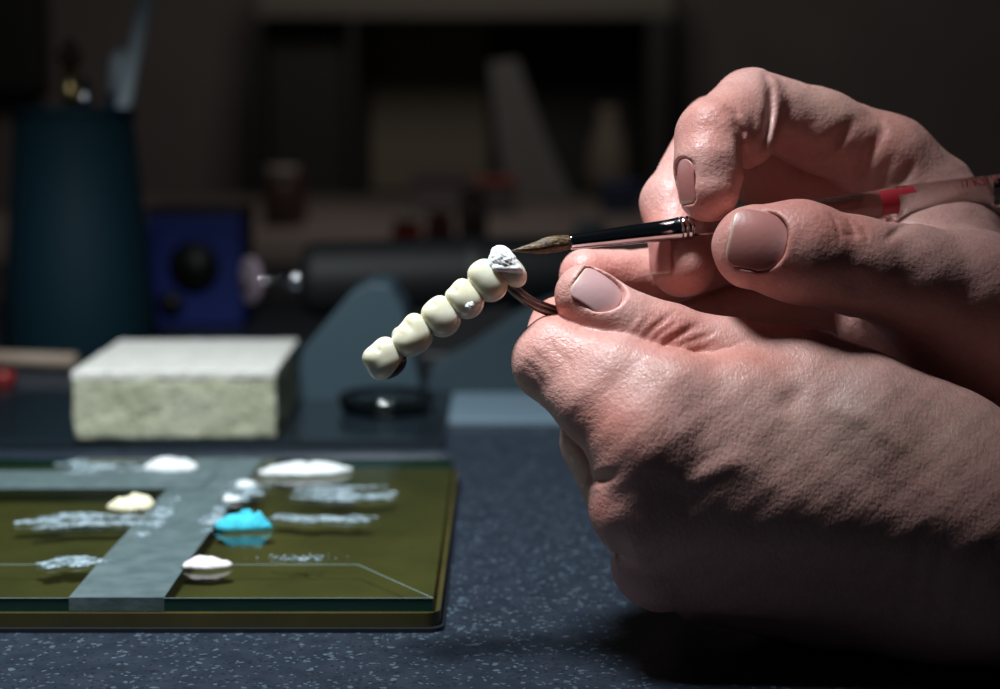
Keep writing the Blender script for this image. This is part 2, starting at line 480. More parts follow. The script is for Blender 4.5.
def right_hand(p):
    ix = chain(p, [J(752, 106, 430, 9.6), J(818, 130, 437, 10.4), J(880, 158, 443, 11.2)], 3)
    ix2 = chain(p, [J(749, 106, 428, 9.4), J(713, 137, 413, 8.9), J(709, 165, 409, 8.2), J(708, 191, 407, 7.6)], 2.5)
    ix2 = smin(ix2, chain(p, [J(750, 108, 426, 9.2), J(744, 138, 419, 8.0)], 2), 1.5)
    ix = smin(ix, ix2, 1.5)
    md = chain(p, [J(900, 215, 464, 12), J(796, 186, 460, 13), J(716, 132, 449, 9.3), J(675, 203, 431, 8.4), J(683, 266, 418, 8.0)], 3)
    rg = chain(p, [J(880, 262, 480, 10), J(735, 250, 462, 8.6), J(650, 281, 440, 7.9), J(586, 276, 429, 7.1)], 3)
    pk = chain(p, [J(865, 315, 484, 9), J(765, 305, 472, 8), J(690, 320, 460, 7.2), J(650, 312, 456, 6.8)], 3)
    palm = chain(p, [J(880, 158, 443, 11.2), J(1010, 300, 452, 12.5), J(1090, 370, 450, 15)], 4)
    palm = smin(palm, chain(p, [J(900, 215, 466, 11), J(1080, 360, 462, 15)], 4), 9)
    palm = smin(palm, chain(p, [J(880, 262, 478, 10.5), J(1070, 380, 470, 15)], 4), 9)
    palm = smin(palm, chain(p, [J(865, 315, 482, 9.5), J(1060, 400, 468, 15)], 4), 9)
    web = chain(p, [J(902, 155, 442, 8), J(895, 205, 444, 8), J(925, 250, 430, 9)], 4)
    web = smin(web, chain(p, [J(940, 190, 446, 9), J(960, 250, 436, 11)], 4), 8)
    palm = smin(palm, web, 6)
    pad = chain(p, [J(846, 142, 443, 8), J(872, 180, 452, 9)], 3)
    palm = smin(palm, pad, 3)
    th = chain(p, RT, 4)
    thenar = chain(p, [J(882, 316, 430, 12), J(930, 322, 424, 16), J(1050, 370, 436, 21)], 4)
    th = smin(th, thenar, 8)
    th = smin(th, chain(p, [J(902, 239, 427, 4.0), J(940, 232, 434, 4.6), J(992, 227, 444, 5.2)], 3), 4)
    fa = chain(p, [J(1080, 365, 450, 24), (w2v((0.235, 0.085, 0.062)), 28), (w2v((0.34, 0.14, 0.062)), 34)], 6)
    palm = smin(palm, fa, 12)
    kk = np.clip((p[:, 0] - 92) / 20, 0, 1) * 8 + 0.8
    d = smin(palm, ix, 3.5)
    d = smin(d, md, 1.0); d = smin(d, rg, 1.0); d = smin(d, pk, 1.2)
    d = smin(d, th, kk)
    for pts, w_, a_ in R_grooves: d = d + groove(p, pts, w_, a_, 455)
    d = d + uneven(p, 0.10)
    for nl in RH_N: d = nl.carve(p, d)
    return d

def blobs(vw, base, lst):
    px = vw[:, 0] / vw[:, 2] * F + 500; py = 344.5 - vw[:, 1] / vw[:, 2] * F
    c = np.tile(np.array(base, float), (len(vw), 1))
    for x, y, rx, ry, col, a in lst:
        wgt = a * np.exp(-((px - x) / rx) ** 2 - ((py - y) / ry) ** 2)
        c += wgt[:, None] * (np.array(col) - c)
    return c
RED = (0.58, 0.17, 0.13); PINK = (0.62, 0.26, 0.21); PALE = (0.66, 0.47, 0.40); OLIVE = (0.46, 0.34, 0.27); BLUE = (0.42, 0.36, 0.34)
BASE = (0.60, 0.36, 0.33)

person = empty('person', (0.33, 0.05, 0.0))
tag(person, 'bare hands of a person reaching in, one holding the brush, one the clamp', 'person')
def hand(name, f, lo, hi, tint, dirm, nails, label):
    v, fc = polygonise(f, lo, hi, HRES)
    o = mesh_obj(name, v2w(v), fc[:, ::-1], SKIN, person)
    o['label'] = label
    set_col(o, 'tint', tint(v)); set_col(o, 'dir', dirm(v))
    for nl in nails:
        R = 11
        nv, nf = polygonise(nl.plate, nl.o - R, nl.o + R, 0.13)
        a, b, c = nl.local(nv)
        no = mesh_obj('fingernail', v2w(nv), nf[:, ::-1], NAIL, o)
        col = np.tile(np.array((0.56, 0.34, 0.34) if nl is nail_lt else (0.47, 0.19, 0.17)), (len(nv), 1))
        k = np.clip((a - nl.hl + 0.8) / 0.5, 0, 1)[:, None]            # pale free edge
        col = col * (1 - k) + np.array((0.56, 0.42, 0.34)) * k
        lun = np.exp(-(((a + nl.hl) / 2.6) ** 2 + (b / (nl.hw * 0.7)) ** 2))[:, None] * 0.6
        col = col * (1 - lun) + np.array((0.55, 0.34, 0.33)) * lun
        set_col(no, 'tint', col)
    return o
def l_tint(v):
    return blobs(v, BASE, [(612, 425, 45, 40, PINK, .7), (670, 330, 34, 24, RED, .6), (575, 310, 30, 22, RED, .4), (545, 305, 16, 14, RED, .5),
        (720, 350, 50, 22, PINK, .5), (598, 508, 22, 20, RED, .5), (560, 350, 40, 30, PINK, .35), (830, 430, 110, 60, PALE, .45), (850, 420, 30, 50, BLUE, .3),
        (590, 305, 26, 12, PALE, .3), (960, 430, 50, 40, OLIVE, .4), (760, 360, 60, 15, PINK, .5)])
def r_tint(v):
    return blobs(v, BASE, [(705, 130, 26, 26, RED, .5), (735, 110, 30, 26, PINK, .4), (700, 200, 26, 22, RED, .35), (650, 225, 30, 20, RED, .45), (600, 275, 50, 20, RED, .6),
        (683, 285, 30, 20, RED, .4), (755, 250, 45, 40, RED, .45), (850, 230, 35, 22, RED, .45), (885, 130, 40, 30, PINK, .5), (800, 200, 60, 50, RED, .4),
        (830, 110, 40, 25, OLIVE, .4), (900, 200, 30, 25, OLIVE, .3)])
def l_dir(v):
    px = v[:, 0] / v[:, 2] * F + 500
    return np.repeat(np.clip((640 - px) / 60 + .2, 0, 1)[:, None], 3, 1)
def r_dir(v):
    px = v[:, 0] / v[:, 2] * F + 500
    return np.repeat((0.5 + 0 * px)[:, None], 3, 1)
hand('hand', left_hand, (0, -95, 355), (215, 22, 470), l_tint, l_dir, LH_N, 'hand resting on the bench and pinching the clamp')
hand('hand', right_hand, (10, -45, 375), (215, 80, 512), r_tint, r_dir, RH_N, 'hand holding the brush')
# ------------------------------------------------------------------ bench
def bench_material():
    m = mat_new('speckled_laminate', (0.03, 0.04, 0.06), 0.38)
    t = NT(m); co = t.coord('Object')
    st = t.coord('Object', (1, 1, 1), (0, 0, 0.5))
    def specks(vec, scale, thr, lo, r):
        v = t.n('ShaderNodeTexVoronoi'); v.inputs['Scale'].default_value = scale; t.l(vec, v.inputs['Vector'])
        s = t.n('ShaderNodeSeparateColor'); t.l(v.outputs['Color'], s.inputs[0])
        pick = t.math('GREATER_THAN', s.outputs[lo], thr)
        near = t.math('LESS_THAN', v.outputs['Distance'], r)
        return t.math('MULTIPLY', pick, near)
    wv = t.n('ShaderNodeVectorMath', operation='ADD')
    nz = t.n('ShaderNodeTexNoise'); nz.inputs['Scale'].default_value = 300; t.l(co, nz.inputs['Vector'])
    sc = t.n('ShaderNodeVectorMath', operation='SCALE'); sc.inputs[3].default_value = 0.0035
    t.l(nz.outputs['Color'], sc.inputs[0]); t.l(co, wv.inputs[0]); t.l(sc.outputs[0], wv.inputs[1])
    vec = wv.outputs[0]
    base = t.ramp(t.noise(co, 120, 3), [(0.35, (0.010, 0.016, 0.026)), (0.65, (0.018, 0.025, 0.038))])
    c = t.mix(specks(vec, 520, 0.62, 0, 0.40), base, (0.012, 0.016, 0.026))
    c = t.mix(specks(vec, 700, 0.80, 1, 0.42), c, (0.05, 0.072, 0.095))
    c = t.mix(specks(vec, 380, 0.86, 2, 0.36), c, (0.06, 0.085, 0.11))
    c = t.mix(specks(vec, 800, 0.78, 0, 0.42), c, (0.008, 0.010, 0.016))
    t.l(c, t.b.inputs['Base Color'])
    t.l(t.bump(t.noise(co, 900, 2), 0.0002, 0.5), t.b.inputs['Normal'])
    return m
bm = bmesh.new(); box(bm, -0.75, 0.75, -0.55, 0.86, -0.032, 0)
o = bm_obj('workbench', bm, bench_material(), bevel=0.002)
tag(o, 'dark blue speckled laminate workbench top carrying everything in front', 'workbench')

# ------------------------------------------------------------------ mixing slab
ZT = 0.0093
yf, yb = G(440, 632, 0)[1], G(462, 457, ZT)[1]
xr = G(440, 632, 0)[0]; xl = -0.215
slab = empty('mixing_slab', ((xl + xr) / 2, (yf + yb) / 2, 0)); sx, sy = (xl + xr) / 2, (yf + yb) / 2
tag(slab, 'glass mixing slab with green edge on an olive base, in front of the sponge', 'mixing slab')
def rbox(x0, x1, y0, y1, z0, z1, r, n=6):
    """box with rounded vertical corners"""
    bm = bmesh.new(); pts = []
    for cx, cy, a0 in ((x1 - r, y0 + r, -90), (x1 - r, y1 - r, 0), (x0 + r, y1 - r, 90), (x0 + r, y0 + r, 180)):
        for k in range(n + 1):
            a = math.radians(a0 + 90 * k / n); pts.append((cx + r * math.cos(a), cy + r * math.sin(a)))
    lo = [bm.verts.new((x, y, z0)) for x, y in pts]; hi = [bm.verts.new((x, y, z1)) for x, y in pts]
    bm.faces.new(lo[::-1]); top = bm.faces.new(hi)
    for i in range(len(pts)):
        j = (i + 1) % len(pts); bm.faces.new((lo[i], lo[j], hi[j], hi[i]))
    return bm, top, hi
dark_m = mat_new('dark_rubber', (0.010, 0.014, 0.018), 0.35)
bm, _, _ = rbox(xl - sx, xr - sx + .001, yf - sy - .001, yb - sy + .001, 0.0, 0.0012, 0.004)
bm_obj('foot_mat', bm, dark_m, slab)
olive = mat_new('olive_resin', (0.105, 0.083, 0.013), 0.30)
t = NT(olive); co = t.coord('Object')
t.l(t.ramp(t.noise(co, 30, 3, .6), [(0.3, (0.034, 0.031, 0.010)), (0.7, (0.062, 0.052, 0.014))]), t.b.inputs['Base Color'])
bm, _, _ = rbox(xl - sx, xr - sx, yf - sy, yb - sy, 0.0012, 0.0050, 0.004)
bm_obj('base_plate', bm, olive, slab)

def glass_top_material():
    m = bpy.data.materials.new('clear_glass_face'); m.use_nodes = True; nt = m.node_tree; nt.nodes.clear()
    out = nt.nodes.new('ShaderNodeOutputMaterial'); tr = nt.nodes.new('ShaderNodeBsdfTransparent'); gl = nt.nodes.new('ShaderNodeBsdfGlossy')
    fr = nt.nodes.new('ShaderNodeFresnel'); mx = nt.nodes.new('ShaderNodeMixShader')
    tr.inputs[0].default_value = (0.86, 0.95, 0.88, 1); gl.inputs['Roughness'].default_value = 0.09; fr.inputs[0].default_value = 1.52
    nt.links.new(fr.outputs[0], mx.inputs[0]); nt.links.new(tr.outputs[0], mx.inputs[1]); nt.links.new(gl.outputs[0], mx.inputs[2])
    nt.links.new(mx.outputs[0], out.inputs[0]); return m
glass_face = glass_top_material()
edge_m = mat_new('green_glass_edge', (0.008, 0.035, 0.024), 0.12)
# sheet: flat centre, wide shallow bevel round the rim
gx0, gx1, gy0, gy1 = xl - sx, xr - sx - .0018, yf - sy + .0012, yb - sy
ins_x, ins_y, drop = 0.022, 0.031, 0.0007
zt, z0 = ZT, 0.0051
bm = bmesh.new()
Lo = [bm.verts.new(c) for c in ((gx0, gy0, z0), (gx1, gy0, z0), (gx1, gy1, z0), (gx0, gy1, z0))]
Mi = [bm.verts.new((v.co.x, v.co.y, zt - drop)) for v in Lo]
In = [bm.verts.new(c) for c in ((gx0 + ins_x, gy0 + ins_y, zt), (gx1 - ins_x, gy0 + ins_y, zt), (gx1 - ins_x, gy1 - .012, zt), (gx0 + ins_x, gy1 - .012, zt))]
for i in range(4):
    j = (i + 1) % 4
    f = bm.faces.new((Lo[i], Lo[j], Mi[j], Mi[i])); f.material_index = 1
    bm.faces.new((Mi[i], Mi[j], In[j], In[i]))
bm.faces.new(In)
o = bm_obj('glass_sheet', bm, [glass_face, edge_m], slab)
# pale strips along the bevel: the glint of the arris put into colour
ridge_m = mat_new('arris_glint', (0.16, 0.22, 0.20), 0.25)
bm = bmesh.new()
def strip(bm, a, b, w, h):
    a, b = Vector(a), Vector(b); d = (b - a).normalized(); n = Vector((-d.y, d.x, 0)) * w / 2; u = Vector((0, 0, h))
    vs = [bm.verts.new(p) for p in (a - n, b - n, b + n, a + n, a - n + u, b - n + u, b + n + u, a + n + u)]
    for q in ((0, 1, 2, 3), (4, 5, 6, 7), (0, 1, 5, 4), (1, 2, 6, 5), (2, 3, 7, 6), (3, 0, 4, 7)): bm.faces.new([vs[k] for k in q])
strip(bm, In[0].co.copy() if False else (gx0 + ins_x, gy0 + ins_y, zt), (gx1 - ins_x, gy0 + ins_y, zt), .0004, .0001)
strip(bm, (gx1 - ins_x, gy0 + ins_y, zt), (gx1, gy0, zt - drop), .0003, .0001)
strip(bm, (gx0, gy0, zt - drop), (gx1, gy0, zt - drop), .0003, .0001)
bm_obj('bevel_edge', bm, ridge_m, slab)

# ------------------------------------------------------------------ tape
tape_m = mat_new('frosted_tape', (0.17, 0.25, 0.26), 0.45, Alpha=0.62)
t = NT(tape_m); co = t.coord('Object', (1, 1, 1))
t.l(t.bump(t.noise(co, 400, 3), 0.0002, 0.6), t.b.inputs['Normal'])
t.l(t.ramp(t.noise(co, 160, 3), [(0.3, (0.075, 0.115, 0.12)), (0.7, (0.12, 0.17, 0.178))]), t.b.inputs['Base Color'])
def ribbon(name, path, w0, w1, axis, mat, label, cat, group, th=0.00012):
    """ribbon along path (y or x direction) between lateral positions w0..w1"""
    bm = bmesh.new(); rows = []
    for p in path:
        rows.append([bm.verts.new((w, p[0], p[1]) if axis == 'y' else (p[0], w, p[1])) for w in (w0, w1)])
    for a, b in zip(rows[:-1], rows[1:]): bm.faces.new((a[0], b[0], b[1], a[1]))
    c = sum((v.co for v in bm.verts), Vector()) / len(bm.verts); c.z = 0
    for v in bm.verts: v.co -= c
    bmesh.ops.recalc_face_normals(bm, faces=bm.faces[:])
    g = bmesh.ops.solidify(bm, geom=bm.faces[:], thickness=th)
    o = bm_obj(name, bm, mat, None, c); tag(o, label, cat, group); return o
e = 0.00035
fy = sy + gy0
t0, t1 = (66 - 500) / F * .4274, (162 - 500) / F * .4274
ribbon('tape_strip', [(fy - e, 0.0053), (fy - e, zt - drop + e), (fy + ins_y, zt + e), (sy + gy1 - .012, zt + e), (sy + gy1 - .001, zt - drop + e)], t0, t1, 'y', tape_m,
       'frosted tape strip running front to back and folded over the slab edge', 'tape', 'tape strips on the glass slab')
ribbon('tape_strip', [(xl + .023, zt + 2.4 * e), (t0 + .012, zt + 2.4 * e)], G(0, 491, ZT)[1], G(0, 473, ZT)[1], 'x', tape_m,
       'frosted tape strip running sideways across the slab at the left', 'tape', 'tape strips on the glass slab')

# ------------------------------------------------------------------ powders
def powder_mat(name, c0, c1, rough=0.85):
    m = mat_new(name, c0, rough); t = NT(m); co = t.coord('Object')
    t.l(t.ramp(t.noise(co, 900, 4, .6), [(0.3, c0), (0.7, c1)]), t.b.inputs['Base Color'])
    t.l(t.bump(t.noise(co, 1500, 4, .7), 0.0006, 1.0), t.b.inputs['Normal'])
    t.b.inputs['Subsurface Weight'].default_value = 0.1; t.b.inputs['Subsurface Scale'].default_value = 0.001
    return m
from mathutils import noise as mn
def mound(name, px, py, rx, ry, h, mat, label, cat, group, seed, slump=0.35):
    c = G(px, py, ZT); bm = bmesh.new(); nr, na = 14, 44; rings = []
    zb = zt - ZT + 0.0004
    for i in range(nr + 1):
        f = i / nr; row = []
        for k in range(na):
            a = 2 * math.pi * k / na
            e_ = 1 + slump * mn.noise(Vector((math.cos(a) * 1.3, math.sin(a) * 1.3, seed)))+ .12 * mn.noise(Vector((math.cos(a) * 5, math.sin(a) * 5, seed + 3)))
            x, y = rx * f * e_ * math.cos(a), ry * f * e_ * math.sin(a)
            hh = h * max(0, 1 - f ** 3.2) ** 0.7 * (0.85 + 0.5 * mn.noise(Vector((x * 260, y * 260, seed)))) + h * .22 * mn.noise(Vector((x * 800, y * 800, seed))) * (1 - f)
            row.append(bm.verts.new((x, y, max(0, hh) + zb)))
            if i == 0: break
        rings.append(row)
    for k in range(na): bm.faces.new((rings[0][0], rings[1][k], rings[1][(k + 1) % na]))
    for i in range(1, nr):
        for k in range(na): j = (k + 1) % na; bm.faces.new((rings[i][k], rings[i + 1][k], rings[i + 1][j], rings[i][j]))
    bm.faces.new(rings[nr][::-1])
    o = bm_obj(name, bm, mat, None, (c[0], c[1], ZT), smooth=True); tag(o, label, cat, group); return o
white_p = powder_mat('white_powder', (0.52, 0.57, 0.58), (0.72, 0.76, 0.76))
cream_p = powder_mat('cream_powder', (0.60, 0.56, 0.38), (0.80, 0.76, 0.56))
cyan_p = powder_mat('cyan_powder', (0.02, 0.38, 0.52), (0.06, 0.56, 0.70))
pink_p = powder_mat('pale_pink_powder', (0.62, 0.56, 0.60), (0.84, 0.78, 0.80))
GP = 'porcelain powder heaps on the glass slab'
mound('powder_heap', 173, 470, .0098, .0070, .0042, white_p, 'short white powder heap on the far left side of the tape', 'powder', GP, 1.0)
mound('powder_heap', 303, 474, .0155, .0065, .0036, white_p, 'long white powder heap right of the tape at the back', 'powder', GP, 2.0)
mound('powder_heap', 131, 509, .0080, .0062, .0042, cream_p, 'cream powder heap left of the tape', 'powder', GP, 3.3)
mound('powder_heap', 241, 529, .0082, .0055, .0048, cyan_p, 'bright cyan powder heap right of the tape', 'powder', GP, 4.1)
mound('powder_heap', 207, 567, .0074, .0042, .0026, pink_p, 'small pinkish white powder heap beside the tape near the front', 'powder', GP, 5.2)
mound('powder_heap', 246, 487, .0040, .0042, .0022, white_p, 'tiny white powder crumb heap at the right tape edge, behind the cyan heap', 'powder', GP, 6.4)
mound('powder_heap', 232, 501, .0030, .0034, .0018, white_p, 'tiniest white crumb heap at the right tape edge, next to the cyan heap', 'powder', GP, 7.4)
def smear(px, py, rx, ry, rot, seed, label, mat, thr=0.0, fx=90, fy_=260):
    c = G(px, py, ZT); bm = bmesh.new(); n = 90; grid = {}
    ca, sa = math.cos(rot), math.sin(rot)
    for i in range(n + 1):
        for j in range(n + 1):
            u, v = 2 * i / n - 1, 2 * j / n - 1
            x, y = u * rx, v * ry
            val = mn.fractal(Vector((x * fx, y * fy_, seed)), .8, 2.2, 4) + .42 - (u * u + v * v) * .8 - thr
            grid[i, j] = (x * ca - y * sa, x * sa + y * ca, val)
    vs = {}
    def vert(k):
        if k not in vs:
            x, y, val = grid[k]; vs[k] = bm.verts.new((x, y, .0004 + min(.0006, max(0, val) * .0012)))
        return vs[k]
    for i in range(n):
        for j in range(n):
            ks = [(i, j), (i + 1, j), (i + 1, j + 1), (i, j + 1)]
            if sum(grid[k][2] > 0 for k in ks) >= 3: bm.faces.new([vert(k) for k in ks])
    bmesh.ops.recalc_face_normals(bm, faces=bm.faces[:])
    bmesh.ops.solidify(bm, geom=bm.faces[:], thickness=.00012)
    o = bm_obj('powder_smear', bm, mat, None, (c[0], c[1], ZT), smooth=True)
    tag(o, label, 'powder', 'dried powder smears on the glass slab'); return o
film = mat_new('dried_powder_film', (0.30, 0.40, 0.45), 0.8, Alpha=0.6)
t = NT(film); t.l(t.ramp(t.noise(t.coord('Object'), 500, 4, .7), [(0.4, (0.05, 0.08, 0.09)), (0.7, (0.44, 0.56, 0.62))]), t.b.inputs['Base Color'])
smear(340, 495, .019, .013, 0.0, 11.5, 'faint white smear right of the cyan heap, towards the back', film)
smear(322, 521, .0165, .0085, -0.15, 12.5, 'curved white smear to the right of the cyan heap', film)
smear(245, 492, .0075, .016, 0.0, 13.5, 'loose white crumbs along the right edge of the long tape', film, -.05, 200, 200)
smear(85, 522, .021, .012, 0.1, 14.5, 'streaky bluish smear on the left side in front of the cream heap', film, 0, 60, 300)
smear(76, 563, .0105, .008, 0.0, 15.5, 'pale bluish smear at the front beside the long tape', film, -.1, 120, 300)
smear(95, 468, .026, .014, 0.0, 16.5, 'dim white smear behind the sideways tape', film, .12, 60, 200)
smear(213, 520, .0035, .020, 0.0, 17.5, 'thin white line of powder on the right tape edge by the cyan heap', film, -.1, 200, 200)
smear(158, 520, .0035, .028, 0.0, 18.5, 'thin white line of powder along the left tape edge', film, -.1, 200, 200)
smear(300, 560, .016, .006, 0.0, 19.5, 'sparse powder specks near the front edge', film, .5, 800, 900)

# ------------------------------------------------------------------ dental bridge (view-aligned mm, 400 mm from the lens)
def porcelain():
    m = mat_new('glazed_porcelain', (0.66, 0.62, 0.48), 0.16)
    t = NT(m); co = t.coord('Object')
    t.l(t.ramp(t.noise(co, 170, 2), [(0.3, (0.72, 0.68, 0.49)), (0.7, (0.80, 0.78, 0.64))]), t.b.inputs['Base Color'])
    t.b.inputs['Subsurface Weight'].default_value = 0.5; t.b.inputs['Subsurface Radius'].default_value = (1, .8, .55)
    t.b.inputs['Subsurface Scale'].default_value = 0.0028; t.b.inputs['Coat Weight'].default_value = 0.3
    return m
PORC = porcelain()
METAL_D = mat_new('dark_alloy', (0.05, 0.045, 0.05), 0.32, 1.0)
ax_a = unit((0.803, 0.596, 0.10)); ax_g = unit((0.596, -0.803, 0.0)); ax_z = np.cross(ax_a, ax_g)
TR = np.stack([ax_a, ax_g, -ax_z], 1)
bridge = empty('dental_bridge', W(440, 320, 400))
tag(bridge, 'six-unit cream porcelain dental bridge held up by the clamp under the brush', 'dental bridge')
def tooth(cx, cy, body, cusps, extra=None, label=None, mat=PORC, k=1.2, name='tooth_crown', res=0.17):
    c = V(cx, cy, 400)
    def f(p):
        d = None
        for (a, g, z), r in body:
            e_ = ell(p, c + TR @ np.array((a, g, z), float), TR, r)
            d = e_ if d is None else smin(d, e_, 1.6)
        for (a, g, z), r in cusps:
            d = smin(d, np.linalg.norm(p - (c + TR @ np.array((a, g, z), float)), axis=1) - r, k)
        if extra: d = extra(p, c, d)
        return d
    v, fc = polygonise(f, c - 8.5, c + 8.5, res)
    o = mesh_obj(name, v2w(v), fc[:, ::-1], mat, bridge)
    if label: o['label'] = label
    return o
def notch(a0, a1, w_, amp):
    """fissure line on the biting side between two points in tooth axes"""
    def g(p, c, d):
        q = (p - c) @ TR
        A, B = np.array(a0, float), np.array(a1, float); ba = B - A
        t_ = np.clip((q - A) @ ba / (ba @ ba), 0, 1)
        dist = np.linalg.norm(q - A - t_[:, None] * ba, axis=1)
        return d + amp * np.exp(-(dist / w_) ** 2)
    return g
def multi(*gs):
    def g(p, c, d):
        for q in gs: d = q(p, c, d)
        return d
    return g
# molar at the free end, second molar, two premolars, canine, front tooth
tooth(384.5, 358.5, [((0, 0.6, 0), (4.7, 3.5, 4.3)), ((0, -1.1, 0), (4.3, 2.8, 4.0)), ((-.9, 1.8, 0), (3.9, 2.4, 3.6))], [((-2.1, -2.2, -1.4), 1.9), ((1.7, -2.3, -1.5), 2.1), ((-2.2, -2.4, 2), 1.9), ((1.8, -2.6, 2), 2.0)],
      multi(notch((-.4, -5.6, -3), (-.2, -2.4, -4.4), .5, .7), notch((-5, -5.6, .4), (5, -5.6, .4), 1.0, .8)), k=2.2)
tooth(413, 337.5, [((0, 0.8, 0), (4.9, 3.5, 4.3)), ((.9, -.9, 0), (4.2, 3.1, 4.0)), ((-1.6, -.1, 0), (3.9, 2.8, 3.8))], [((-3.1, -1.6, -1.4), 1.5), ((-1.0, -2.5, -1.7), 1.4), ((2.2, -2.7, -1.3), 2.3), ((-2, -2.6, 2), 1.8), ((2, -2.8, 2), 2.0)],
      multi(notch((0.3, -5.8, -2), (0.5, -2.2, -4.8), .6, .9), notch((-2.2, -5, -3), (-2.1, -2.5, -4.2), .4, .4), notch((-5, -5.6, .4), (5, -5.6, .4), 1.0, .8)), k=1.8)
tooth(442, 318, [((0, .6, 0), (4.35, 4.1, 4.1)), ((.1, -1.5, 0), (3.9, 3.0, 3.7))], [((-1.6, -2.9, -1.0), 1.7), ((1.5, -3.1, -1.0), 1.7), ((0, -2.8, 2), 2.0)], notch((.1, -6, -1), (.1, -3.4, -3.6), .45, .4), k=2.2)
tooth(465.5, 300.5, [((.1, .6, 0), (4.2, 4.0, 4.1)), ((0, -1.5, 0), (3.8, 3.0, 3.6))], [((-2.1, -3.1, -1.0), 1.2), ((1.2, -3.2, -.9), 1.8), ((0, -2.8, 2), 1.9)], notch((-.9, -6, -1), (-.9, -3.3, -3.4), .5, .45), k=1.8)
tooth(488, 282, [((0.1, .7, 0), (4.25, 4.4, 4.0)), ((.1, -1.7, 0), (3.8, 3.3, 3.6))], [((-.9, -3.4, -.8), 1.8), ((1.4, -3.3, -.6), 1.6), ((0, -3, 1.8), 1.8)], k=2.2)
tooth(508.5, 268.5, [((0.3, 1.6, 0), (2.9, 3.8, 3.5)), ((-.2, -1.4, 0), (2.8, 3.4, 2.9))], [((-.2, -3.6, -.2), 1.3)], k=2.2)
def rough(p, c, d):
    x, y, z = (p - c).T
    return d + .10 * np.sin(x * 2.1 + np.sin(y * 3)) * np.sin(y * 2.4 + z) + .07 * np.sin(x * 5 + y * 3) * np.sin(z * 4 - y * 4.4) - .0
powder_wet = mat_new('wet_white_powder', (0.84, 0.87, 0.86), 0.4)
t = NT(powder_wet); t.l(t.bump(t.noise(t.coord('Object'), 1500, 4, .6), 0.0002, 1.0), t.b.inputs['Normal'])
t.b.inputs['Subsurface Weight'].default_value = 0.15; t.b.inputs['Subsurface Scale'].default_value = 0.001
tooth(506, 264, [((-.3, -1.3, -1.4), (2.9, 3.0, 2.6)), ((.1, -2.6, -.6), (1.9, 2.2, 2.2)), ((.4, .8, -2.6), (1.8, 3.0, 1.5)), ((-2.6, -1.6, -.9), (1.6, 1.6, 1.9))], [((1.3, 3.0, -2.7), .9)],
      multi(rough, lambda p, c, d: np.minimum(d, cap(p, c + TR @ np.array((-3.0, -.6, -3.0)), c + TR @ np.array((1.0, 2.6, -3.6)), .9, .8))),
      'rough white unfired powder layer', powder_wet, name='powder_layer', res=.15)
tooth(468.5, 306.5, [((0.2, .3, -3.9), (.95, .75, .5))], [((-.4, 0, -3.9), .45)], rough, 'tiny white dab of powder on a crown', powder_wet, name='powder_dab', res=.1)
# metal framework under the crowns
pts = [W(378, 364, 403), W(392, 357, 404), W(418, 341, 404), W(446, 322, 404), W(470, 304, 404), W(492, 288, 403.5), W(509, 281, 402)]
v, fc = tube(pts, [.0012, .0014, .0015, .0015, .0015, .0015, .0011], 14)
mesh_obj('metal_framework', v, fc, METAL_D, bridge)
c6 = V(392, 366.5, 400.6)
v, fc = polygonise(lambda p: smax(ell(p, c6, TR, (4.0, 2.5, 3.6)), -ell(p, c6 - ax_g * 1.6 - ax_a * 1.0, TR, (3.6, 2.6, 3.0)), .4), c6 - 7, c6 + 7, .2)
mesh_obj('metal_margin', v2w(v), fc[:, ::-1], mat_new('black_oxide', (.012, .012, .014), .35), bridge)

# ------------------------------------------------------------------ clamp
clamp = empty('clamp', W(530, 303, 404))
tag(clamp, 'thin curved dark metal clamp pinched between left thumb and index finger', 'clamp')
steel = mat_new('tarnished_steel', (0.20, 0.165, 0.16), 0.33, 1.0)
t = NT(steel); t.l(t.ramp(t.noise(t.coord('Object'), 350, 4, .7), [(.3, (.22,) * 3), (.7, (.5,) * 3)]), t.b.inputs['Roughness'])
t.l(t.bump(t.noise(t.coord('Object'), 900, 3), .0001, .6), t.b.inputs['Normal'])
def cr(pts, n=10):
    out = []; P = [2 * np.array(pts[0]) - np.array(pts[1])] + [np.array(q) for q in pts] + [2 * np.array(pts[-1]) - np.array(pts[-2])]
    for i in range(1, len(P) - 2):
        for k in range(n):
            t_ = k / n; a, b, c, d = P[i - 1:i + 3]
            out.append(.5 * ((2 * b) + (c - a) * t_ + (2 * a - 5 * b + 4 * c - d) * t_ ** 2 + (3 * b - a - 3 * c + d) * t_ ** 3))
    out.append(P[-2]); return np.array(out)
path = cr([W(506, 284, 402), W(517, 294, 403), W(530, 303.5, 404.5), W(546, 310.5, 406), W(562, 315, 408), W(590, 322, 411), W(625, 345, 416), W(660, 390, 423)])
rr = np.interp(np.linspace(0, 1, len(path)), [0, .1, .5, 1], [.0008, .00105, .0012, .0016])
v, fc = tube(path, rr, 14); mesh_obj('lower_jaw', v, fc, steel, clamp)
path2 = path + np.array((0.0004, -0.0003, 0.00115)); path2 = path2[5:]
v, fc = tube(path2, rr[5:] * .62, 14); mesh_obj('upper_jaw', v, fc, steel, clamp)

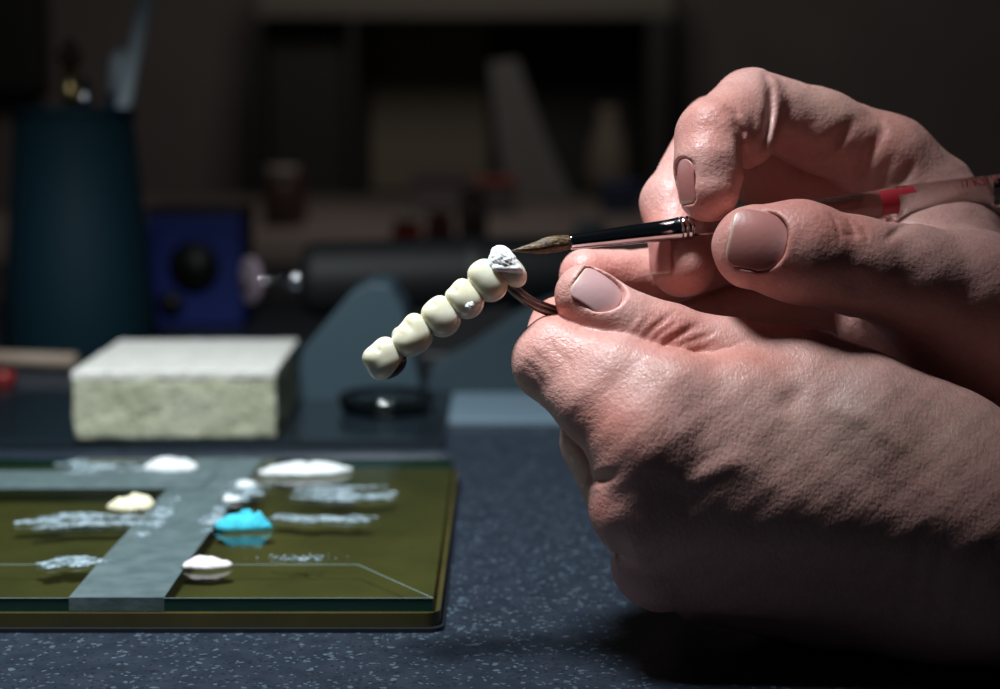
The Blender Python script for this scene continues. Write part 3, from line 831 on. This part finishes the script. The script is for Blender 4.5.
# ------------------------------------------------------------------ brush
BA, BB = W(535, 246.5, 401), W(1010, 188, 438)
def bt(px):
    a = V(535, 246.5, 401); b = V(1010, 188, 438); s_ = (px - 500) / F
    return (s_ * a[2] - a[0]) / ((b[0] - a[0]) - s_ * (b[2] - a[2]))
def bp(px): return BA + (BB - BA) * bt(px)
brush = empty('brush', bp(690))
tag(brush, 'fine artist brush with chrome ferrule and clear handle touching the bridge', 'brush')
chrome = mat_new('chrome', (0.62, 0.63, 0.66), 0.10, 1.0)
L = np.linalg.norm(bp(690) - bp(569))
lathe_between('ferrule', bp(569), bp(690.5), [(.00172, 0), (.00182, .01), (.00185, .03), (.0023, .45), (.0027, .80), (.0029, .885), (.0030, .89), (.0030, .90), (.00275, .905), (.00275, .915), (.0030, .92), (.0030, .945), (.00275, .95), (.00275, .96), (.0030, .965), (.0030, 1)], chrome, brush, n=48)
acr = mat_new('clear_acrylic', (0.80, 0.72, 0.70), 0.16, 0.0, Transmission_Weight=1.0, IOR=1.47)
hend = BA + (BB - BA) * 1.42
lathe_between('handle', bp(688), hend, [(.0022, 0), (.0024, .02), (.0026, .08), (.0033, .28), (.0041, .42), (.0042, .48), (.0040, .6), (.0036, .75), (.0024, .95), (.0012, 1)], acr, brush, n=48)
hair = mat_new('sable_hair', (0.10, 0.055, 0.022), 0.45)
t = NT(hair); co = t.coord('Object', (60, 1500, 1500), (0, 0, 0))
t.l(t.ramp(t.noise(t.coord('Object', (140, 2600, 2600)), 1, 3), [(.35, (.03, .015, .008)), (.5, (.095, .052, .016)), (.68, (.20, .12, .045))]), t.b.inputs['Base Color'])
t.l(t.bump(t.noise(t.coord('Object', (140, 2600, 2600)), 1, 3), .0004, 1.0), t.b.inputs['Normal'])
tip = W(511, 251, 399.5)
hp = cr([bp(570), bp(561), bp(550), W(538, 247.3, 401), W(524, 249.3, 400), tip], 6)
hr = np.interp(np.linspace(0, 1, len(hp)), [0, .12, .3, .5, .75, .93, 1], [.0016, .0018, .00195, .0018, .0010, .00035, .0001])
v, fc = tube(hp, hr, 40)
# split the surface into fine tufts
ctr = np.repeat(hp, 40, 0); ang = np.tile(np.arange(40), len(hp))
v = ctr + (v - ctr) * (1 + .06 * np.sin(ang * 2.7))[:, None]
mesh_obj('bristles', v, fc, hair, brush)
bx_ = unit(BB - BA); to_cam = unit(CAM - bp(960)); by_ = unit(np.cross(bx_, np.cross(to_cam, bx_))); bz_ = np.cross(bx_, by_)   # by_: towards the viewer side, bz_: around
if bz_[2] < 0: bz_ = -bz_
red = mat_new('red_print', (0.30, 0.010, 0.02), 0.5)
def hrad(px):
    f_ = (bt(px) - bt(688)) / (1.42 - bt(688)); return float(np.interp(f_, [0, .02, .08, .28, .42, .48, .6, .75, .95, 1], [.0022, .0024, .0026, .0033, .0041, .0042, .0040, .0036, .0024, .0012]))
def patch(px0, px1, a0, a1, n=10, m=6):
    vs, fs = [], []
    for i in range(m + 1):
        px = px0 + (px1 - px0) * i / m; c = bp(px); r = hrad(px) + .00004
        for k in range(n + 1):
            a = math.radians(a0 + (a1 - a0) * k / n); vs.append(c + r * (math.cos(a) * by_ + math.sin(a) * bz_))
    for i in range(m):
        for k in range(n): q = i * (n + 1) + k; fs.append([q, q + 1, q + n + 2, q + n + 1])
    return vs, fs
v1, f1 = patch(875, 892, -50, 62); v2, f2 = patch(892, 910, 25, 60)
off = len(v1); mesh_obj('printed_mark', np.array(v1 + v2), f1 + [[a + off for a in q] for q in f2], red, brush)
def text_mesh(body, size, depth=.00003):
    cu = bpy.data.curves.new('lettering', 'FONT'); cu.body = body; cu.size = size; cu.extrude = depth; cu.resolution_u = 3
    to = bpy.data.objects.new('lettering_src', cu); link(to)
    dg = bpy.context.evaluated_depsgraph_get(); me = bpy.data.meshes.new_from_object(to.evaluated_get(dg))
    bpy.data.objects.remove(to); return me
me = text_mesh('/7 K3/ VI', .0034)
for vtx in me.vertices:
    x, y, z = vtx.co
    px_ = 955; c = bp(px_) + bx_ * x; r = hrad(970) + .00004 + z
    a = math.radians(22) + y / .0038
    q = c + r * (math.cos(a) * by_ + math.sin(a) * bz_) - np.array(brush.location)
    vtx.co = q
me.materials.clear(); me.materials.append(red)
o = bpy.data.objects.new('printed_lettering', me); link(o); o.parent = brush
# ------------------------------------------------------------------ middle distance
def at(px, D): return (px - 500) / F * D      # lateral position at view distance D (m)
def ytab(py, z=0.0): return G(500, py, z)[1]
def porous(name, c0, c1):
    m = mat_new(name, c0, 0.9); t = NT(m); co = t.coord('Object')
    n1 = t.voro(co, 260, 'F1')
    c = t.ramp(t.noise(co, 70, 4, .65), [(0.3, c0), (0.7, c1)])
    c = t.mix(t.ramp(n1, [(0.12, (1, 1, 1)), (0.26, (0, 0, 0))]), c, tuple(q * .45 for q in c0))
    t.l(c, t.b.inputs['Base Color'])
    t.l(t.bump(n1, 0.0006, 1.0, t.bump(t.noise(co, 700, 3), .0004, .8)), t.b.inputs['Normal'])
    return m
def soft_block(name, sx_, sy_, z0, z1, mat, parent, r=.002, wob=.0006, loc=(0, 0, 0), rz=0, n=26, seed=0):
    bm = bmesh.new(); box(bm, -sx_ / 2, sx_ / 2, -sy_ / 2, sy_ / 2, z0, z1)
    bmesh.ops.bevel(bm, geom=bm.edges[:], offset=r, segments=3, affect='EDGES', profile=.6)
    bmesh.ops.subdivide_edges(bm, edges=[e_ for e_ in bm.edges if e_.calc_length() > .01], cuts=n, use_grid_fill=True)
    for v in bm.verts:
        q = v.co * 130 + Vector((seed, 0, 0)); v.co += Vector((mn.noise(q), mn.noise(q + Vector((9, 0, 0))), .6 * mn.noise(q + Vector((0, 9, 0))))) * wob
    return bm_obj(name, bm, mat, parent, loc, rz, smooth=True)
yq0 = ytab(436, .006); yq1 = yq0 + .104
spx = (at(68, .669) + at(277, .669)) / 2 - .003; spy = (yq0 + yq1) / 2
tx0, tx1 = -.40, at(446, .69); ty0, ty1 = ytab(450), ytab(398)
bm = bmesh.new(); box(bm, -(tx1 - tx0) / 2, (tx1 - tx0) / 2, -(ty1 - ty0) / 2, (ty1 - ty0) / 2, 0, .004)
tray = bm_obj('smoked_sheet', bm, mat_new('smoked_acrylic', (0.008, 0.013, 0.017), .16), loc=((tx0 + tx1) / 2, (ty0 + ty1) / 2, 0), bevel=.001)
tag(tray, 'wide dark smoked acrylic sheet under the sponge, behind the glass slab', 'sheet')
sp = empty('sponge', (spx + .001, spy, .0041), .035)
tag(sp, 'thick cream porous sponge block standing behind the glass slab', 'sponge')
soft_block('foam_body', .082, .102, 0, .0262, porous('cream_foam', (0.23, 0.24, 0.155), (0.34, 0.35, 0.26)), sp, .002, .0007)
soft_block('top_layer', .0825, .1025, .0245, .0286, porous('lit_top_foam', (0.40, 0.40, 0.36), (0.48, 0.48, 0.45)), sp, .0012, .0004, seed=5)  # top layer paler than the body: light from above put into its colour

# teal plastic cover (a sloping three-sided hood), with a clear dish before it
teal = mat_new('teal_plastic', (0.022, 0.045, 0.060), 0.6)
D = .775; yy = G(500, 400, 0)[1]
def prism_px(name, pts, D0, thick, mat, label, cat, z_min=0.0, bevel=.001, base_y=None):
    """solid with the given outline, standing upright at view distance D0, thick metres deep"""
    xs = [at(p[0], D0) for p in pts]; yw = G(500, 132 + F * .128 / D0, 0)[1]
    zs = []
    for p in pts:
        dz = math.tan(math.atan((344.5 - p[1]) / F) - PITCH) * (yw - CAM[1])
        zs.append(max(z_min, CAM[2] + dz))
    cx = sum(xs) / len(xs); bm = bmesh.new()
    a = [bm.verts.new((x - cx, 0, z - z_min)) for x, z in zip(xs, zs)]; b = [bm.verts.new((x - cx, thick, z - z_min)) for x, z in zip(xs, zs)]
    bm.faces.new(a); bm.faces.new(b[::-1])
    for i in range(len(pts)): j = (i + 1) % len(pts); bm.faces.new((a[i], b[i], b[j], a[j]))
    o = bm_obj(name, bm, mat, None, (cx, yw, z_min), bevel=bevel); tag(o, label, cat); return o
prism_px('plastic_hood', [(284, 412), (302, 350), (350, 294), (370, 283), (390, 286), (404, 312), (424, 412)], .775, .05, teal,
         'teal plastic hood with peaked top behind the bridge', 'cover')
prism_px('folded_cloth', [(424, 400), (430, 372), (470, 352), (520, 318), (566, 300), (640, 300), (640, 400)], .80, .04, mat_new('teal_cloth', (0.017, 0.034, 0.044), .9),
         'dark teal folded cloth beyond the clamp', 'cloth')
bm = bmesh.new(); y0_, y1_ = ytab(426), ytab(392)
box(bm, -.043, .043, -(y1_ - y0_) / 2, (y1_ - y0_) / 2, 0, .003)
o = bm_obj('paper_pad', bm, mat_new('pale_paper', (0.105, 0.155, 0.195), .6), loc=(at(520, .76) + .008, (y0_ + y1_) / 2, 0), bevel=.0006)
tag(o, 'pale blue grey paper pad lying on the bench behind the left hand', 'paper pad')
# clear dish
dish_c = (at(385, .735), ytab(420), .004)
gl = mat_new('clear_dish_glass', (0.8, 0.9, 0.92), 0.05, 0.0, Transmission_Weight=1.0, IOR=1.45)
vs, fs = lathe([(.0005, 0), (.019, 0), (.021, .002), (.022, .008), (.0212, .008), (.0200, .003), (.018, .0016), (.0005, .0016)], 40, True)
vs = np.stack([vs[:, 1], vs[:, 2], vs[:, 0]], 1)
o = mesh_obj('glass_dish', vs, fs, gl, None, dish_c, world=False); tag(o, 'small shallow clear glass dish in front of the teal hood', 'dish')

# ------------------------------------------------------------------ brush cup
teal_d = mat_new('dark_teal_plastic', (0.002, 0.015, 0.023), .7, Specular_IOR_Level=0.15)
cb = G(82, 352, 0); cup = empty('brush_cup', (cb[0], cb[1], 0))
tag(cup, 'tall dark teal tapered cup holding tools at the left', 'cup')
H = .140
prof = [(.0005, 0), (.044, 0), (.0450, .002), (.033, H), (.0312, H), (.042, .005), (.0005, .005)]
vs, fs = lathe(prof, 40); vs = np.stack([vs[:, 1], vs[:, 2], vs[:, 0]], 1)
cup_o = mesh_obj('cup_body', vs, fs, teal_d, cup, world=False, origin=(0, 0, 0))
vs, fs = lathe([(.0330, H - .004), (.0345, H - .003), (.0345, H + .001), (.0330, H + .002), (.0312, H + .001)], 40, False); vs = np.stack([vs[:, 1], vs[:, 2], vs[:, 0]], 1)
mesh_obj('cup_rim', vs, fs, teal_d, cup, world=False)
def tool(name, top_px, top_py, Dd, foot_off, parts, label, cat):
    """a tool standing in the cup: parts = [(name, f0, f1, prof, mat)] from the foot to the top"""
    top = W(top_px, top_py, Dd * 1000); foot = np.array((cb[0] + foot_off[0], cb[1] + foot_off[1], .008))
    e_ = empty(name, foot); tag(e_, label, cat)
    for nm, f0, f1, pr, m in parts:
        lathe_between(nm, foot + (top - foot) * f0, foot + (top - foot) * f1, pr, m, e_, n=20)
    return e_
brass = mat_new('brass', (0.75, 0.55, 0.25), .3, 1.0); wood_d = mat_new('dark_wood', (0.05, 0.022, 0.012), .5)
pale = mat_new('pale_plastic', (0.60, 0.72, 0.78), .3); blue_d = mat_new('blue_plastic', (0.02, 0.06, 0.11), .4)
tool('modelling_brush', 70, 38, 1.0, (-.010, .012), [('handle', 0, .74, [(.002, 0), (.004, .6), (.004, 1)], wood_d), ('ferrule', .74, .90, [(.0042, 0), (.0050, 1)], brass), ('bristles', .90, 1, [(.005, 0), (.0075, .4), (.001, 1)], wood_d)],
     'brush with brass ferrule and dark tip standing in the cup', 'brush')
tool('steel_spatula', 86, 78, 1.0, (-.002, -.012), [('handle', 0, .86, [(.002, 0), (.0035, 1)], brass), ('knob', .86, 1, [(.0035, 0), (.0055, .5), (.002, 1)], chrome)],
     'short brass tool with rounded steel end in the cup', 'tool')
tool('blue_marker', 121, 50, 1.0, (.008, .012), [('barrel', 0, .84, [(.004, 0), (.0062, 1)], blue_d), ('marker_cap', .84, 1, [(.0064, 0), (.0062, .8), (.003, 1)], pale)],
     'blue marker with pale cap standing in the cup', 'marker')
tool('glass_rod', 150, -20, .99, (-.002, -.010), [('rod', 0, .97, [(.004, 0), (.0044, 1)], pale), ('rod_end', .97, 1, [(.0044, 0), (.003, 1)], pale)],
     'long pale rod leaning right in the cup', 'rod')
# stick and small red cap at the left
v, fc = tube([G(-70, 356, .006), G(76, 361, .006)], [.0042, .0042], 8)
o = mesh_obj('wooden_stick', v, fc, mat_new('pale_wood', (0.26, 0.20, 0.15), .6), None, G(0, 358, 0)); tag(o, 'pale wooden stick lying on the bench between cup and sponge', 'stick')
vs, fs = lathe([(.0005, 0), (.006, 0), (.006, .007), (.005, .009), (.0005, .009)], 24); vs = np.stack([vs[:, 1], vs[:, 2], vs[:, 0]], 1)
o = mesh_obj('bottle_cap', vs, fs, mat_new('dark_red_plastic', (0.16, 0.01, 0.01), .4), None, G(4, 388, 0), world=False); tag(o, 'small dark red cap at the far left edge of the bench', 'cap')

# ------------------------------------------------------------------ blue box
bb = G(196, 326, 0); bw = .063
be = empty('blue_box', (bb[0], bb[1], 0)); tag(be, 'royal blue box with a round black opening beside the cup', 'box')
blue_m = mat_new('royal_blue_plastic', (0.006, 0.02, 0.17), .5)
bm = bmesh.new(); box(bm, -bw / 2, bw / 2, 0, .055, 0, .074); bm_obj('case', bm, blue_m, be, bevel=.002)
bm = bmesh.new(); box(bm, -bw / 2 - .001, bw / 2 + .001, -.001, .056, .0742, .079); bm_obj('lid', bm, mat_new('black_plastic', (0.008, 0.009, 0.012), .4), be, bevel=.001)
ring = lambda r0, r1, y0, y1: [(r0, y0), (r1, y0), (r1, y1), (r0, y1)]
vs, fs = lathe([(.0005, 0), (.015, 0), (.0165, .002), (.0165, .004)], 32); vs = np.stack([vs[:, 1], -vs[:, 0], vs[:, 2] + .040], 1)
mesh_obj('dial', vs, fs, mat_new('dial_black', (0.006, 0.006, 0.006), .5), be, world=False)
vs, fs = lathe([(.0005, .004), (.005, .004), (.0055, .009), (.0005, .010)], 24); vs = np.stack([vs[:, 1] + .003, -vs[:, 0], vs[:, 2] + .043], 1)
mesh_obj('dial_knob', vs, fs, mat_new('grey_knob', (0.05, 0.055, 0.05), .4), be, world=False)
vs, fs = lathe([(.0005, 0), (.008, 0), (.0085, .003)], 24); vs = np.stack([vs[:, 1] - .016, -vs[:, 0], vs[:, 2] + .015], 1)
mesh_obj('dial', vs, fs, bpy.data.materials['dial_black'], be, world=False)

# ------------------------------------------------------------------ polishing motor
mp_ = W(300, 280, 905); mq = W(600, 272, 905)
mo = empty('polishing_motor', ((mp_[0] + mq[0]) / 2, mp_[1], 0)); tag(mo, 'black horizontal polishing motor with a pale felt disc on its spindle', 'motor')
blk = mat_new('satin_black', (0.003, 0.004, 0.005), .6)
lathe_between('motor_body', mp_, mq, [(.009, 0), (.0185, .02), (.0205, .06), (.0205, .55), (.0215, .56), (.0215, .6), (.0205, .61), (.0205, .97), (.017, 1)], blk, mo, n=48)
b0 = mo.location; zc = float(min(mp_[2], mq[2]))
bm = bmesh.new(); box(bm, -.055, .06, -.022, .022, 0, .012); bm_obj('motor_foot', bm, blk, mo, bevel=.003)
bm = bmesh.new(); box(bm, -.03, .035, -.012, .012, .010, zc - .012); bm_obj('motor_pillar', bm, blk, mo, bevel=.002)
sdir = unit(mp_ - mq)
lathe_between('chuck', mp_ - sdir * .002, mp_ + sdir * .010, [(.006, 0), (.0066, .3), (.0060, .7), (.003, 1)], chrome, mo, n=32)
lathe_between('spindle', mp_ + sdir * .008, mp_ + sdir * .034, [(.0012, 0), (.0012, 1)], chrome, mo, n=16)
dsk = mp_ + sdir * .0265; dax = unit((-.86, -.50, 0.0))
lathe_between('felt_disc', dsk - dax * .0022, dsk + dax * .0022, [(.0115, 0), (.0132, .15), (.0132, .85), (.0115, 1)], mat_new('pink_grey_felt', (0.17, 0.125, 0.155), .9), mo, n=40)
lathe_between('disc_screw', dsk + dax * .002, dsk + dax * .0045, [(.0040, 0), (.0035, .7), (.002, 1)], mat_new('screw', (.08, .06, .07), .4), mo, n=20)

# ------------------------------------------------------------------ back counter and what stands on it
ZC = .030
cm = mat_new('grey_brown_laminate', (0.20, 0.165, 0.155), .5)
t = NT(cm); t.l(t.ramp(t.noise(t.coord('Object'), 8, 3), [(.3, (.17, .14, .13)), (.7, (.24, .20, .19))]), t.b.inputs['Base Color'])
y_c0, y_c1 = ytab(262, ZC), 2.30
bm = bmesh.new(); box(bm, -.62, 1.2, y_c0, y_c1, ZC - .03, ZC)
o = bm_obj('back_counter', bm, cm, bevel=.002); tag(o, 'grey brown counter top beyond the workbench', 'counter')
def ctr(px, py): p = G(px, py, ZC); return p
def jar(px, py, r, h, body, lid, label, lid_h=.25):
    p = ctr(px, py); e_ = empty('jar', p); tag(e_, label, 'jar')
    vs, fs = lathe([(.0005, 0), (r * .95, 0), (r, r * .15), (r, h * .8), (r * .8, h * .92), (r * .7, h)], 28); vs = np.stack([vs[:, 1], vs[:, 2], vs[:, 0]], 1)
    mesh_obj('jar_body', vs, fs, body, e_, world=False)
    vs, fs = lathe([(.0005, h * .98), (r * .85, h * .98), (r * .85, h * (1 + lid_h) * .97), (r * .8, h * (1 + lid_h)), (.0005, h * (1 + lid_h))], 28); vs = np.stack([vs[:, 1], vs[:, 2], vs[:, 0]], 1)
    mesh_obj('jar_lid', vs, fs, lid, e_, world=False)
red_p = mat_new('brick_red_plastic', (0.30, 0.045, 0.02), .5); white_d = mat_new('off_white_plastic', (0.30, 0.27, 0.25), .5)
pink_d = mat_new('dusty_pink_plastic', (0.20, 0.09, 0.085), .5)
jar(407, 247, .013, .020, red_p, white_d, 'small brick red jar with off-white lid on the back counter')
jar(440, 250, .012, .026, pink_d, pink_d, 'dusty pink jar on the back counter beside the brick red jar')
jar(473, 238, .014, .040, mat_new('smoked_plastic', (.07, .06, .06), .4), mat_new('grey_lid', (.12, .11, .11), .5), 'smoky grey jar under the dark purple box')
jar(590, 243, .015, .016, mat_new('blue_grey_glass', (.10, .17, .22), .3), mat_new('blue_grey_lid', (.16, .24, .30), .4), 'squat blue grey jar on the counter left of the upper hand')
jar(283, 226, .020, .050, mat_new('brown_glass', (.06, .035, .03), .3), white_d, 'brown jar with off-white lid behind the blue box')
jar(296, 222, .012, .045, mat_new('dark_maroon_plastic', (.07, .02, .02), .4), mat_new('maroon_lid', (.10, .03, .03), .4), 'slim maroon jar next to the brown jar')
def crate(px0, px1, py0, py1, dep, mat, lidm, label, name='storage_box', z=ZC):
    p = G((px0 + px1) / 2, py1, z); Dd = (p - CAM) @ FWD; w_ = (px1 - px0) / F * Dd; h_ = (py1 - py0) / F * Dd * 1.0
    e_ = empty(name, p); tag(e_, label, 'box')
    bm = bmesh.new(); box(bm, -w_ / 2, w_ / 2, 0, dep, 0, h_ * .78); bm_obj('box_body', bm, mat, e_, bevel=.002)
    bm = bmesh.new(); box(bm, -w_ / 2 - .002, w_ / 2 + .002, -.002, dep + .002, h_ * .78, h_); bm_obj('box_lid', bm, lidm, e_, bevel=.002)
    return e_
crate(414, 470, 178, 212, .10, mat_new('grey_box', (.10, .09, .10), .6), mat_new('dark_purple', (.035, .012, .045), .5), 'box with dark purple lid on the back counter')
crate(474, 516, 178, 214, .09, mat_new('dark_grey_box', (.06, .055, .06), .6), mat_new('deep_red', (.17, .02, .012), .5), 'box with deep red lid right of the purple lidded box')
crate(604, 640, 182, 214, .09, mat_new('navy_box', (.012, .02, .05), .5), mat_new('navy_lid', (.012, .025, .09), .5), 'navy blue box on the counter left of the upper hand')

# ------------------------------------------------------------------ room and shelf unit
YB = 2.45
wm = mat_new('wall_paint', (0.155, 0.135, 0.135), .9)
t = NT(wm); t.l(t.ramp(t.noise(t.coord('Object'), 6, 4), [(.3, (.14, .122, .122)), (.7, (.17, .148, .148))]), t.b.inputs['Base Color'])
def wallbox(name, *a, m=wm):
    bm = bmesh.new(); box(bm, *a); o = bm_obj(name, bm, m); o['kind'] = 'structure'; return o
wallbox('wall_back', -1.6, 2.2, YB, YB + .06, -.9, 1.9)
wallbox('floor', -1.6, 2.2, -1.2, YB, -.96, -.90, m=mat_new('floor_vinyl', (.05, .05, .055), .6))
# shelf unit: sides, top, shelf, openings filled with black panels, all at real depth in front of the wall
def xx(px, Dd=2.65): return at(px, Dd)
def zz(py, Dd=2.65):
    return CAM[2] + math.tan(math.atan((344.5 - py) / F) - PITCH) * (Dd / math.cos(PITCH) * .995)
su = empty('shelf_unit', (xx(455), 2.30, ZC)); tag(su, 'large dark shelf unit with open compartments against the back wall', 'shelf unit')
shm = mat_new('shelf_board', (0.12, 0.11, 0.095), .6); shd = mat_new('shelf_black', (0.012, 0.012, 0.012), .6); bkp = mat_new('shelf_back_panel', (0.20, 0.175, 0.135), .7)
def sbox(name, px0, px1, z0, z1, y0, y1, m):
    bm = bmesh.new(); box(bm, xx(px0) - su.location.x, xx(px1) - su.location.x, y0 - su.location.y, y1 - su.location.y, z0 - ZC, z1 - ZC)
    return bm_obj(name, bm, m, su, bevel=.001)
ztop = zz(22)
sbox('top_board', 268, 665, ztop, ztop + .024, 2.16, YB, shm)
sbox('upper_panel', 268, 665, ztop + .024, ztop + .10, 2.20, YB, bkp)
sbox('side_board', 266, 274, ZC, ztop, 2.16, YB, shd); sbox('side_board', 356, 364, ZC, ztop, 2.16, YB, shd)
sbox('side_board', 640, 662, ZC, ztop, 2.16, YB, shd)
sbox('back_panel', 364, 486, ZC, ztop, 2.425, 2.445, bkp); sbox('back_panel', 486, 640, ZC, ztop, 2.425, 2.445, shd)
sbox('niche_shade', 274, 356, ZC, ztop, 2.24, 2.28, shd)  # black board standing in for the shade inside the niche
# grey folded screen leaning in the opening, beige vase
g0 = [(488, 62), (518, 58), (548, 150), (576, 212), (508, 216), (498, 140)]
prism_px('leaning_panel', g0, 2.35, .03, mat_new('grey_card', (0.13, 0.125, 0.13), .7), 'tall grey panel leaning inside the dark shelf opening', 'panel', z_min=ZC, bevel=.004)
vp = G(612, 192, ZC); vz = empty('vase', (xx(612, 2.35), 2.05, ZC)); tag(vz, 'slender beige vase in the dark shelf opening near the upper hand', 'vase')
vs, fs = lathe([(.0005, 0), (.022, 0), (.034, .04), (.030, .075), (.018, .11), (.015, .125), (.020, .135), (.014, .134), (.0005, .12)], 32, False); vs = np.stack([vs[:, 1], vs[:, 2], vs[:, 0]], 1)
mesh_obj('vase_body', vs, fs, mat_new('beige_ceramic', (0.15, 0.125, 0.10), .6), vz, world=False)
vz.name = 'vase'

e_ = empty('wall_cabinet', (xx(-60, 2.78), 2.37, zz(92, 2.78)))
tag(e_, 'black wall cabinet high in the upper left corner', 'cabinet')
cw = xx(48, 2.78) - xx(-260, 2.78)
bm = bmesh.new(); box(bm, -cw + xx(48, 2.78) - xx(-60, 2.78), xx(48, 2.78) - xx(-60, 2.78), 0, .07, 0, .5); bm_obj('cabinet_body', bm, shd, e_, bevel=.002)
bm = bmesh.new(); box(bm, -cw + xx(48, 2.78) - xx(-60, 2.78) + .003, xx(48, 2.78) - xx(-60, 2.78) - .003, -.012, -.0005, .003, .497); bm_obj('door_panel', bm, shd, e_, bevel=.002)
